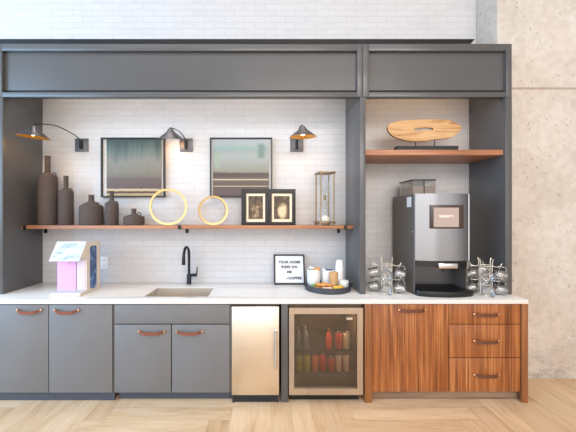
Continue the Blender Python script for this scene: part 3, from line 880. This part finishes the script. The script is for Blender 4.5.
for s, xx, zz, sp in (('YOUR HOME', 0, .226, 1.12), ('RISES ON', 0, .176, 1.12), ('ME', 0, .124, 1.12), ('~COFFEE', .045, .062, 1.08)):
    bm = text_bm(s, .036, .0012, 'CENTER', sp, .0013)
    for v in bm.verts: v.co = RX @ v.co + Vector((xx, .0052, zz))
    obj('lettering', lean(bm), 'letters', t)

# ------------------------------------------------------------------ tray and what stands on it
tx, ty, tr = .596, 3.045, .212
zt = CT + .0008
t = thing('serving_tray', 'round charcoal tray on the worktop loaded with cups and snacks', 'tray', (tx, ty, zt))
obj('pan', lathe([(0, 0), (tr - .006, 0), (tr, .006), (tr, .052), (tr - .004, .054), (tr - .008, .052), (tr - .009, .012), (0, .012)], tx, ty, zt, 56), 'tray', t)
for s in (-1, 1):
    obj('grip', tube([(tx + s * (tr - .002), ty - .05, zt + .035), (tx + s * (tr + .012), ty - .035, zt + .05), (tx + s * (tr + .014), ty, zt + .056), (tx + s * (tr + .012), ty + .035, zt + .05), (tx + s * (tr - .002), ty + .05, zt + .035)], .005, 8, False, 5), 'black', t)
zs = zt + .0125
def jar(x, y, r, h, label):
    return single('ceramic_jar', lathe([(0, 0), (r * .92, 0), (r, .008), (r, h - .004), (r - .003, h), (r - .006, h - .004), (r - .006, .01), (0, .008)], x, y, zs, 36), 'white', label, 'jar', (x, y, zs), 'white jars on the tray')
jar(.472, 3.105, .062, .172, 'white ceramic jar of wrapped sweets at the left of the round tray')
jar(.610, 3.125, .060, .162, 'white ceramic jar with a blue packet behind the kraft cup')

def sachet(name, x, y, z, sx, sy, sz, rot, mat, label, cat, group):
    bm = bmesh.new(); bmesh.ops.create_cube(bm, size=1)
    bmesh.ops.subdivide_edges(bm, edges=list(bm.edges), cuts=4, use_grid_fill=True)
    for v in bm.verts:
        p = v.co * 2
        k = (1 - abs(p.x) ** 3) * (1 - abs(p.y) ** 3)
        v.co = Vector((p.x * sx / 2, p.y * sy / 2 * (.85 + .15 * abs(p.x)), p.z * (sz / 2) * (.18 + .82 * k)))
    R = Matrix.Rotation(rot[2], 3, 'Z') @ Matrix.Rotation(rot[1], 3, 'Y') @ Matrix.Rotation(rot[0], 3, 'X')
    for v in bm.verts: v.co = R @ v.co + Vector((x, y, z))
    return single(name, bm, mat, label, cat, (x, y, z), group, 60)
GJ = 'sweets in the left jar'
sachet('wrapped_sweet', .455, 3.10, zs + .180, .06, .045, .035, (.3, .2, .4), 'white', 'white wrapped sweet on top at the back of the left jar', 'sweet', GJ)
sachet('wrapped_sweet', .497, 3.075, zs + .174, .066, .044, .032, (.2, -.15, -.3), 'orange', 'amber wrapped sweet lying across the rim of the left jar', 'sweet', GJ)
sachet('wrapped_sweet', .437, 3.077, zs + .167, .045, .03, .024, (.1, .4, 1.0), 'green', 'green wrapped sweet at the left rim of the left jar', 'sweet', GJ)
sachet('wrapped_sweet', .472, 3.118, zs + .142, .09, .09, .05, (0, 0, .2), 'pinkw', 'pale wrapped sweet deep inside the left jar', 'sweet', GJ)
sachet('sugar_packet', .622, 3.10, zs + .156, .07, .045, .02, (.9, .1, .15), 'blue', 'blue sugar packet sticking out of the jar behind the kraft cup', 'packet', None)
sachet('sugar_packet', .600, 3.135, zs + .148, .08, .06, .02, (1.0, 0, -.2), 'white', 'white sugar packet upright at the back of the second jar', 'packet', None)

single('kraft_cup', lathe([(0, 0), (.034, 0), (.035, .004), (.042, .156), (.0435, .159), (.042, .162), (.040, .158), (.033, .008), (0, .006)], .640, 2.985, zs, 30), 'kraft',
       'tan kraft paper cup standing in the middle of the round tray', 'cup', (.640, 2.985, zs))
# nested paper cups, upside down
names = ['lowest', 'second from the bottom', 'third from the bottom', 'fourth from the bottom', 'topmost']
cupm = None
cx_, cy_ = .722, 3.105
for k in range(5):
    h = .105
    if cupm is None:
        cupm = single('paper_cup', lathe([(.040, .002), (.0425, 0), (.0435, .004), (.041, .008), (.0325, h - .004), (.031, h), (.029, h - .006), (0, h - .006), (0, h - .0075), (.028, h - .0075), (.0385, .006)], cx_, cy_, zs, 32),
                      'paper', 'white paper cup, lowest of the upturned stack on the tray', 'cup', (cx_, cy_, zs), 'stacked paper cups on the tray', 40)
    else:
        c = dup(cupm, (cx_, cy_, zs + k * .038), (0, 0, 0), 'white paper cup, %s of the upturned stack on the tray' % names[k])
single('small_bowl', lathe([(0, .002), (.03, 0), (.034, .003), (.047, .03), (.050, .078), (.0485, .08), (.046, .077), (.043, .032), (.03, .01), (0, .009)], .734, 3.000, zs, 32), 'white',
       'small white bowl at the right side of the round tray', 'bowl', (.734, 3.000, zs))
k = 0
where = ['front left', 'left edge', 'beside the green packets', 'middle front', 'nearest the worktop edge', 'under the others at the centre', 'beside the kraft cup', 'on top of the heap at left',
         'on top of the heap at centre', 'crowning the heap', 'at the back of the heap', 'between the jars']
pos = [(.475, 2.955, 0), (.505, 2.925, 0), (.515, 2.985, 0), (.545, 2.895, 0), (.585, 2.885, 0), (.555, 2.945, 0), (.595, 2.935, 0), (.495, 2.955, .026), (.535, 2.925, .027), (.548, 2.965, .029), (.575, 2.995, .0), (.578, 2.918, .027)]
for (x, y, dz) in pos:
    sachet('wrapped_biscuit', x, y, zs + .018 + dz * 1.35, .062, .044, .034, (random.uniform(-.12, .12), random.uniform(-.12, .12), random.uniform(0, 3)), 'orange',
           'amber wrapped biscuit in the heap on the tray, %s' % where[k], 'biscuit', 'wrapped biscuits on the tray'); k += 1
sachet('snack_packet', .560, 2.866, zs + .026, .08, .05, .02, (1.05, 0, .05), 'pinkw', 'pale pink packet at the very front of the round tray', 'packet', None)
sachet('snack_packet', .655, 2.905, zs + .028, .07, .055, .02, (1.0, 0, .2), 'yellow', 'yellow packet in front of the kraft cup', 'packet', None)
sachet('snack_packet', .700, 2.930, zs + .028, .055, .055, .02, (1.0, 0, .55), 'yellow', 'yellow packet in front of the small white bowl', 'packet', None)
sachet('tea_packet', .441, 2.985, zs + .024, .04, .012, .045, (0, .1, .3), 'green', 'green tea packet at the left front of the tray, outer one', 'packet', None)
sachet('tea_packet', .462, 3.005, zs + .028, .045, .012, .05, (0, -.15, -.2), 'green', 'green tea packet leaning before the left jar', 'packet', None)

# ------------------------------------------------------------------ water dispenser
xl, xr = -1.862, -1.600
t = thing('water_dispenser', 'white countertop water dispenser with a tilted touchscreen and pink light', 'dispenser', ((xl + xr) / 2, 3.0, CT))
zc = CT + .0008
obj('column', box(xl, xr - .008, 2.872, 3.108, zc, 1.318, .004), 'appl', t)
obj('side_panel', prism([(2.768, zc), (3.11, zc), (3.11, 1.323), (2.885, 1.328), (2.80, 1.19), (2.871, 1.19), (2.871, zc + .034), (2.768, zc + .030)], xr - .0078, xr, 'yz'), 'beige', t, 38, 'beige side panel with a long slot')
obj('drip_tray', box(xl + .0, xr - .009, 2.765, 2.871, zc, zc + .030, .003), 'appl', t)
obj('tray_grille', boxes([(xl + .02 + k * .0185, xl + .032 + k * .0185, 2.780, 2.866, zc + .0302, zc + .0318) for k in range(12)]), 'appl', t)
obj('head', prism([(2.871, 1.19), (2.80, 1.185), (2.785, 1.19), (2.882, 1.318), (2.871, 1.318)], xl, xr - .0085, 'yz'), 'appl', t)
a = Vector((0, 2.771, 1.166)); b_ = Vector((0, 2.885, 1.326)); dirv = (b_ - a).normalized(); nn = Vector((0, -dirv.z, dirv.y))
if nn.y > 0: nn = -nn
def slab(x0, x1, s0, s1, n0, n1):
    bm = bmesh.new(); add_box(bm, x0, x1, 0, 1, 0, 1)
    for v in bm.verts:
        s = s0 + v.co.z * (s1 - s0); q = n0 + v.co.y * (n1 - n0)
        p = a + dirv * s + nn * q; v.co = Vector((v.co.x, p.y, p.z))
    return bm
Ls = (b_ - a).length
scr = obj('touchscreen', slab(xl - .004, xr - .004, 0, Ls, .001, .014), 'appl', t)
obj('screen_glass', slab(xl + .006, xr - .014, .01, Ls - .01, .0142, .0152), 'touch', scr)
obj('lit_panel', box(xl + .002, -1.695, 2.868, 2.8715, zc + .04, 1.17), 'pinkglow', t, 38, 'pink lit panel')
obj('lit_panel', box(-1.687, xr - .012, 2.868, 2.8715, zc + .04, 1.17), 'paleglow', t, 38, 'white lit panel')
obj('seam', box(-1.6948, -1.6872, 2.868, 2.8715, zc + .04, 1.17), 'side', t, 38, 'dark seam between the lit panels')
obj('bottle_slot', prism(rrect(2.925, 3.035, .893, 1.288, .03), xr + .0002, xr + .003, 'yz'), 'bluewin', t, 38, 'long blue slot with rounded ends')
obj('nozzle', lathe([(0, 0), (.008, 0), (.011, .03), (.011, .05), (0, .05)], (xl + xr) / 2, 2.835, 1.14, 14), 'chrome', t)

# wall socket
d = BK; x0, x1 = mx(100.5, d), mx(108.2, d); z0, z1 = mz(268.5, d), mz(256.5, d)
t = thing('wall_socket', 'white double wall socket on the brick beside the water dispenser', 'socket', ((x0 + x1) / 2, BK, z0))
obj('cover_plate', box(x0, x1, 3.363, 3.3695, z0, z1, .0015), 'white', t)
xm = (x0 + x1) / 2; zm = (z0 + z1) / 2
for s in (-1, 1):
    fc = obj('socket_face', box(xm - .017, xm + .017, 3.3605, 3.3629, zm + s * .028 - .016, zm + s * .028 + .016, .001), 'white', t)
    obj('slot', boxes([(xm - .009, xm - .006, 3.3598, 3.3606, zm + s * .028 - .005, zm + s * .028 + .006), (xm + .006, xm + .009, 3.3598, 3.3606, zm + s * .028 - .005, zm + s * .028 + .006)]), 'blackp', fc)

# ------------------------------------------------------------------ coffee machine
d0 = 2.80; xl, xr = mx(416.3, d0), mx(471.8, d0); zc = CT + .0008; zt = 1.757
t = thing('coffee_machine', 'tall steel fronted bean-to-cup coffee machine with a bean hopper on top', 'coffee machine', ((xl + xr) / 2, 3.05, CT))
zlow = mz(261, d0); yF = 2.86
bm = boxes([(xl, xl + .012, yF, 3.31, zc + .012, zt), (xr - .012, xr, yF, 3.31, zc + .012, zt), (xl + .012, xr - .012, 3.06, 3.31, zc + .012, zt),
            (xl + .012, xr - .012, yF, 3.06, zlow - .05, zt)])
for (x, y) in ((xl + .04, 2.9), (xr - .04, 2.9), (xl + .04, 3.26), (xr - .04, 3.26)): add_lathe(bm, [(0, 0), (.018, 0), (.018, .0125), (0, .0125)], x, y, zc, 12)
obj('housing', bm, 'side', t)
# steel door: an angled facet at the left, then a nearly flat face
n = 14; arc = []
for k in range(n + 1):
    u = k / n * 2 - 1
    arc.append((xl + (xr - xl) * k / n, 2.80 + (.046 * min(1, (-u - .36) / .64) if u < -.36 else .034 * max(0, u) ** 3)))
prof = [(xl, yF - .001)] + arc + [(xr, yF - .001)]
dr = obj('front_door', prism(prof, zlow, zt + .004, 'xy'), 'machine', t, 30, 'brushed steel front')
obj('edge_trim', tube([(xr - .004, 2.838, zlow), (xr - .004, 2.838, zt + .002)], .008, 12), 'chrome', t)
obj('edge_trim', tube([(xl + .004, 2.848, zc + .02), (xl + .004, 2.848, zt + .002)], .008, 12), 'bronze', t)
bx0, bx1, bz0, bz1 = mx(430.2, 2.797), mx(463.6, 2.797), mz(228.6, 2.797), mz(205.0, 2.797)
sc = obj('screen_bezel', box(bx0, bx1, 2.792, 2.822, bz0, bz1, .003), 'bezel', t)
dx0, dx1, dz0, dz1 = mx(433.8, 2.79), mx(459.0, 2.79), mz(227.0, 2.79), mz(207.6, 2.79)
obj('display', box(dx0, dx1, 2.7905, 2.7925, dz0, dz1), 'display', sc)
bm = text_bm('VERSETY', .030, .0005, 'CENTER', 1.12)
for v in bm.verts: v.co = RX @ v.co + Vector(((dx0 + dx1) / 2, 2.7898, (dz0 + dz1) / 2 + .008))
obj('lettering', bm, 'displaytext', sc)
obj('dispense_head', prism([(xl + .014, yF - .002)] + [(xl + .014 + (xr - xl - .028) * k / 10, 2.812 + .04 * abs(k / 5 - 1) ** 2.6) for k in range(11)] + [(xr - .014, yF - .002)], zlow - .052, zlow - .001, 'xy'), 'blackp', t)
sx0, sx1 = mx(438.5, 2.77), mx(457.8, 2.77)
obj('cavity_back', box(xl + .0125, xr - .0125, 3.05, 3.0598, zc + .05, zlow - .0525), 'bronze', t)
obj('spout_bar', box(sx0, sx1, 2.765, 2.812, mz(268.6, 2.77), mz(263.4, 2.77), .006), 'chrome', t)
bm = bmesh.new()
for x in (sx0 + .045, sx1 - .045): add_lathe(bm, [(.006, 0), (.009, 0), (.011, .03), (0, .03)], x, 2.79, mz(268.6, 2.77) - .028, 14)
obj('spout', bm, 'blackp', t)
# drip tray with a rounded front
pts = [(xl + .004, 3.058), (xl + .004, 2.80)] + [(xl + .004 + (xr - xl + .014) * k / 16, 2.80 - .066 * math.sin(PI * k / 16) ** .6) for k in range(1, 16)] + [(xr + .018, 2.80), (xr + .018, 2.858), (xr - .013, 2.858), (xr - .013, 3.058)]
obj('drip_tray', prism(pts, zc, zc + .048, 'xy', (), .004), 'blackp', t)
bm = bmesh.new()
for k in range(16): add_box(bm, xl + .05 + k * .0235, xl + .062 + k * .0235, 2.80, 3.0, zc + .0482, zc + .052)
obj('cup_grille', bm, 'black', t)
obj('sticker', box(xl - .0012, xl - .0002, 2.895, 2.985, 1.645, 1.738), 'white', t, 38, 'white paper label on the dark side')
obj('side_lock', lathe([(0, 0), (.009, 0), (.008, .004), (0, .005)], 0, 0, 0, 14), 'chrome', t)
lk = [c for c in t.children if c.name.startswith('side_lock')][0]
lk.location = Vector((xl - .0002, 2.87, mz(231.6, 2.87))) - Vector(t.location); lk.data.transform(Matrix.Translation(Vector(t.location))); lk.rotation_euler = (0, -PI / 2, 0)
# bean hopper
hx0, hx1, hy0, hy1 = mx(412.7, 2.98), mx(435.6, 2.98), 2.98, 3.27
hz0, hz1 = zt + .0005, 1.893
hp = obj('bean_hopper', boxes([(hx0, hx0 + .003, hy0, hy1, hz0, hz1), (hx1 - .003, hx1, hy0, hy1, hz0, hz1), (hx0 + .003, hx1 - .003, hy0, hy0 + .003, hz0, hz1), (hx0 + .003, hx1 - .003, hy1 - .003, hy1, hz0, hz1)]), 'hopper', t)
obj('beans', box(hx0 + .004, hx1 - .004, hy0 + .004, hy1 - .004, hz0, hz0 + .085, .004), 'beans', hp)
xm = (hx0 + hx1) / 2
obj('divider', box(xm - .004, xm + .004, hy0 - .0005, hy1 - .004, hz0, hz1), 'blackp', hp)
obj('hopper_lid', box(hx0 - .004, hx1 + .004, hy0 - .004, hy1 + .004, hz1 + .0003, hz1 + .012, .002), 'blackp', t)

# ------------------------------------------------------------------ mug racks and glass mugs
def mug_template():
    r, h, th = .049, .088, .003
    t = thing('glass_mug', 'x', 'mug', (0, 0, 0), 'glass mugs on the racks')
    obj('cup', lathe([(0, 0), (r - .006, 0), (r - .002, .004), (r, .02), (r, h - .002), (r - .0015, h), (r - th, h - .002), (r - th, .02), (r - .008, .010), (0, .009)], 0, 0, 0, 28), 'glass', t)
    obj('handle', tube([(r - .002, 0, .070), (r + .014, 0, .073), (r + .026, 0, .061), (r + .027, 0, .044), (r + .018, 0, .026), (r - .002, 0, .022)], .0045, 10, False, 5), 'glass', t)
    return t
MUG = [None]
def mug(m, label):
    """m: matrix of the mug, its foot at the origin and its mouth along +Z"""
    if MUG[0] is None:
        MUG[0] = mug_template(); o = MUG[0]; o['label'] = label
    else: o = dup(MUG[0], (0, 0, 0), (0, 0, 0), label)
    o.location = m.to_translation(); o.rotation_euler = m.to_euler()
compass = ['right', 'right back', 'back', 'left back', 'left', 'left front', 'front', 'right front']
def rack(x, y, phase, which, where):
    z = CT + .0008
    t = thing('mug_rack', 'bright wire mug rack %s' % where, 'rack', (x, y, z), 'wire mug racks on the worktop')
    ring = lambda r, zz: [(x + r * math.cos(2 * PI * k / 28), y + r * math.sin(2 * PI * k / 28), z + zz) for k in range(28)]
    obj('base_ring', tube(ring(.075, .0045), .0045, 8, True), 'wire', t)
    obj('ring', tube(ring(.060, .125), .0038, 8, True), 'wire', t)
    obj('ring', tube(ring(.060, .255), .0038, 8, True), 'wire', t)
    for k in range(4):
        a = phase + PI / 4 + k * PI / 2
        c, s = math.cos(a), math.sin(a)
        P = lambda r, zz: (x + r * c, y + r * s, z + zz)
        obj('upright', tube([P(.075, .004), P(.0605, .06), P(.0605, .27), P(.072, .318)], .004, 8, False, 4), 'wire', t)
    for tier, zz in enumerate((.112, .238)):
        for k in range(4):
            a = phase + k * PI / 2
            c, s = math.cos(a), math.sin(a)
            P = lambda r, q: (x + r * c, y + r * s, z + q)
            obj('peg', tube([P(.060, zz + .013), P(.085, zz + .008), P(.112, zz + .020), P(.12, zz + .04)], .0035, 8, False, 4), 'wire', t)
            # hung by its handle: the handle loops over the peg, the cup lies outwards and tips down
            til = math.radians(104 if tier else 100)
            ax = Matrix.Rotation(a, 4, 'Z') @ Matrix.Rotation(til, 4, 'Y')     # local +Z -> outwards and slightly down, local -X -> up
            up = Matrix.Rotation(PI, 4, 'Z')                                   # handle on the upper side
            r0 = .068
            pos_ = Vector((x + r0 * c, y + r0 * s, z + zz - .052 - (0 if tier else .006)))
            mug(Matrix.Translation(pos_) @ ax @ up, 'clear glass mug on the rack %s, %s tier, %s side' % (which, 'upper' if tier else 'lower', compass[int(round((a % (2 * PI)) / (PI / 4))) % 8]))
rack(1.115, 2.93, math.radians(-22), 'left of the coffee machine', 'hung with glass mugs left of the coffee machine')
rack(1.978, 2.872, math.radians(-25), 'right of the coffee machine', 'hung with glass mugs right of the coffee machine')

# ------------------------------------------------------------------ driftwood ornament
d = 3.05; zs2 = 2.1605
t = thing('driftwood_sculpture', 'pale driftwood slab with a slot mounted on a dark base above the coffee machine', 'ornament', (mx(424, d), d, zs2))
conv = lambda q: [(mx(380 + a / 6.4, d), mz(110 + b / 6.4, d)) for a, b in q]
outl = [(45, 110), (52, 98), (62, 88), (82, 79), (105, 75), (140, 70), (180, 66), (240, 63), (300, 62), (360, 62), (420, 64), (445, 68), (462, 74), (482, 84), (503, 98), (522, 114), (512, 128), (500, 141),
        (484, 157), (466, 171), (448, 180), (430, 184), (390, 187), (350, 190), (315, 197), (280, 203), (240, 204), (200, 202), (165, 197), (130, 189), (102, 180), (80, 170), (63, 156), (50, 138), (46, 124)]
hole = [(213, 131), (222, 124), (240, 119), (265, 117), (290, 115), (312, 116), (330, 118), (338, 124), (334, 131), (322, 132), (290, 130), (262, 133), (240, 137), (222, 137)]
bm = prism(conv(outl), d - .014, d + .014, 'xz', [conv(hole)])
bm.normal_update()
for f in bm.faces:
    if abs(f.normal.y) < .5: f.material_index = 1
bmesh.ops.bevel(bm, geom=[e for e in bm.edges if len(e.link_faces) == 2 and e.calc_face_angle(0) > .8], offset=.004, segments=2, profile=.5, affect='EDGES')
obj('slab', bm, ['drift', 'bark'], t)
obj('base', box(mx(395.5, d), mx(456, d), d - .04, d + .04, zs2, mz(146.7, d), .002), 'carcass', t)
for p in (415.5, 434.6): obj('pin', tube([(mx(p, d), d, mz(147, d)), (mx(p, d), d, mz(140.2, d))], .004, 10), 'black', t)

# ------------------------------------------------------------------ light
def area(name, loc, target, sx, sy, power, col):
    l = bpy.data.lights.new(name, 'AREA'); l.shape = 'RECTANGLE'; l.size = sx; l.size_y = sy; l.energy = power; l.color = col
    o = bpy.data.objects.new(name, l); COL.objects.link(o); o.location = loc
    o.rotation_euler = (Vector(target) - Vector(loc)).to_track_quat('-Z', 'Y').to_euler()
    return o
area('window_daylight', (-5.6, .3, 2.5), (-1.2, 2.6, 1.6), 4.2, 3.4, 280, (.36, .66, 1.0))
area('ceiling_fill_light', (1.4, -2.6, 4.3), (1.4, 1.8, .9), 4.0, 2.0, 175, (1, .94, .87))  # unseen ceiling light, aimed low to fill the niche tile
area('ceiling_fill_light', (-.3, 1.1, 4.3), (-.3, 1.5, 0), 4.5, .8, 26, (1, .94, .87))  # unseen overhead light added to brighten the worktop and floor
area('niche_strip', (-.75, 3.02, 3.06), (-.75, 3.12, 0), 2.9, .05, 9, (1, .93, .85))
area('niche_strip', (1.5, 3.02, 3.06), (1.5, 3.12, 0), 1.0, .05, 3, (1, .72, .48))
l = bpy.data.lights.new('fridge_fill_light', 'AREA'); l.shape = 'RECTANGLE'; l.size = .4; l.size_y = .03; l.energy = 4; l.color = (1, .86, .7)  # unseen light added inside the fridge so the cans show
o = bpy.data.objects.new('fridge_fill_light', l); COL.objects.link(o); o.location = (bx(326), 2.815, .775)

# graded world light: frontal fill added, blue daylight at the left, dimmed at the right
w = bpy.data.worlds.new('world'); S.world = w; w.use_nodes = True
nt = w.node_tree; bg = nt.nodes['Background']
tc = nt.nodes.new('ShaderNodeTexCoord'); sp = nt.nodes.new('ShaderNodeSeparateXYZ'); nt.links.new(tc.outputs['Generated'], sp.inputs[0])
col = ramp(nt, math_node(nt, 'ADD', math_node(nt, 'MULTIPLY', sp.outputs['X'], .5), .5), [(0, (.55, .76, 1.0, 1)), (.3, (1, .98, .95, 1)), (.65, (1, .97, .93, 1)), (.88, (.42, .39, .37, 1))])
nt.links.new(col, bg.inputs['Color'])
# frontal fill: the world made stronger from behind the camera
front = nt.nodes.new('ShaderNodeMapRange'); front.inputs[1].default_value = .25; front.inputs[2].default_value = 1
front.inputs[3].default_value = .42; front.inputs[4].default_value = 2.1
nt.links.new(math_node(nt, 'MULTIPLY', sp.outputs['Y'], -1), front.inputs[0])
nt.links.new(front.outputs[0], bg.inputs['Strength'])

# ------------------------------------------------------------------ camera
cam = bpy.data.cameras.new('camera'); cam.sensor_width = 36; cam.lens = 20; cam.shift_x = 23 / 576; cam.clip_start = .05
co = bpy.data.objects.new('camera', cam); COL.objects.link(co); co.location = (0, 0, EYE); co.rotation_euler = (PI / 2, 0, 0)
S.camera = co
S.view_settings.view_transform = 'Standard'; S.view_settings.look = 'None'
S.view_settings.exposure = 0.16; S.view_settings.gamma = 1; S.view_settings.use_curve_mapping = False
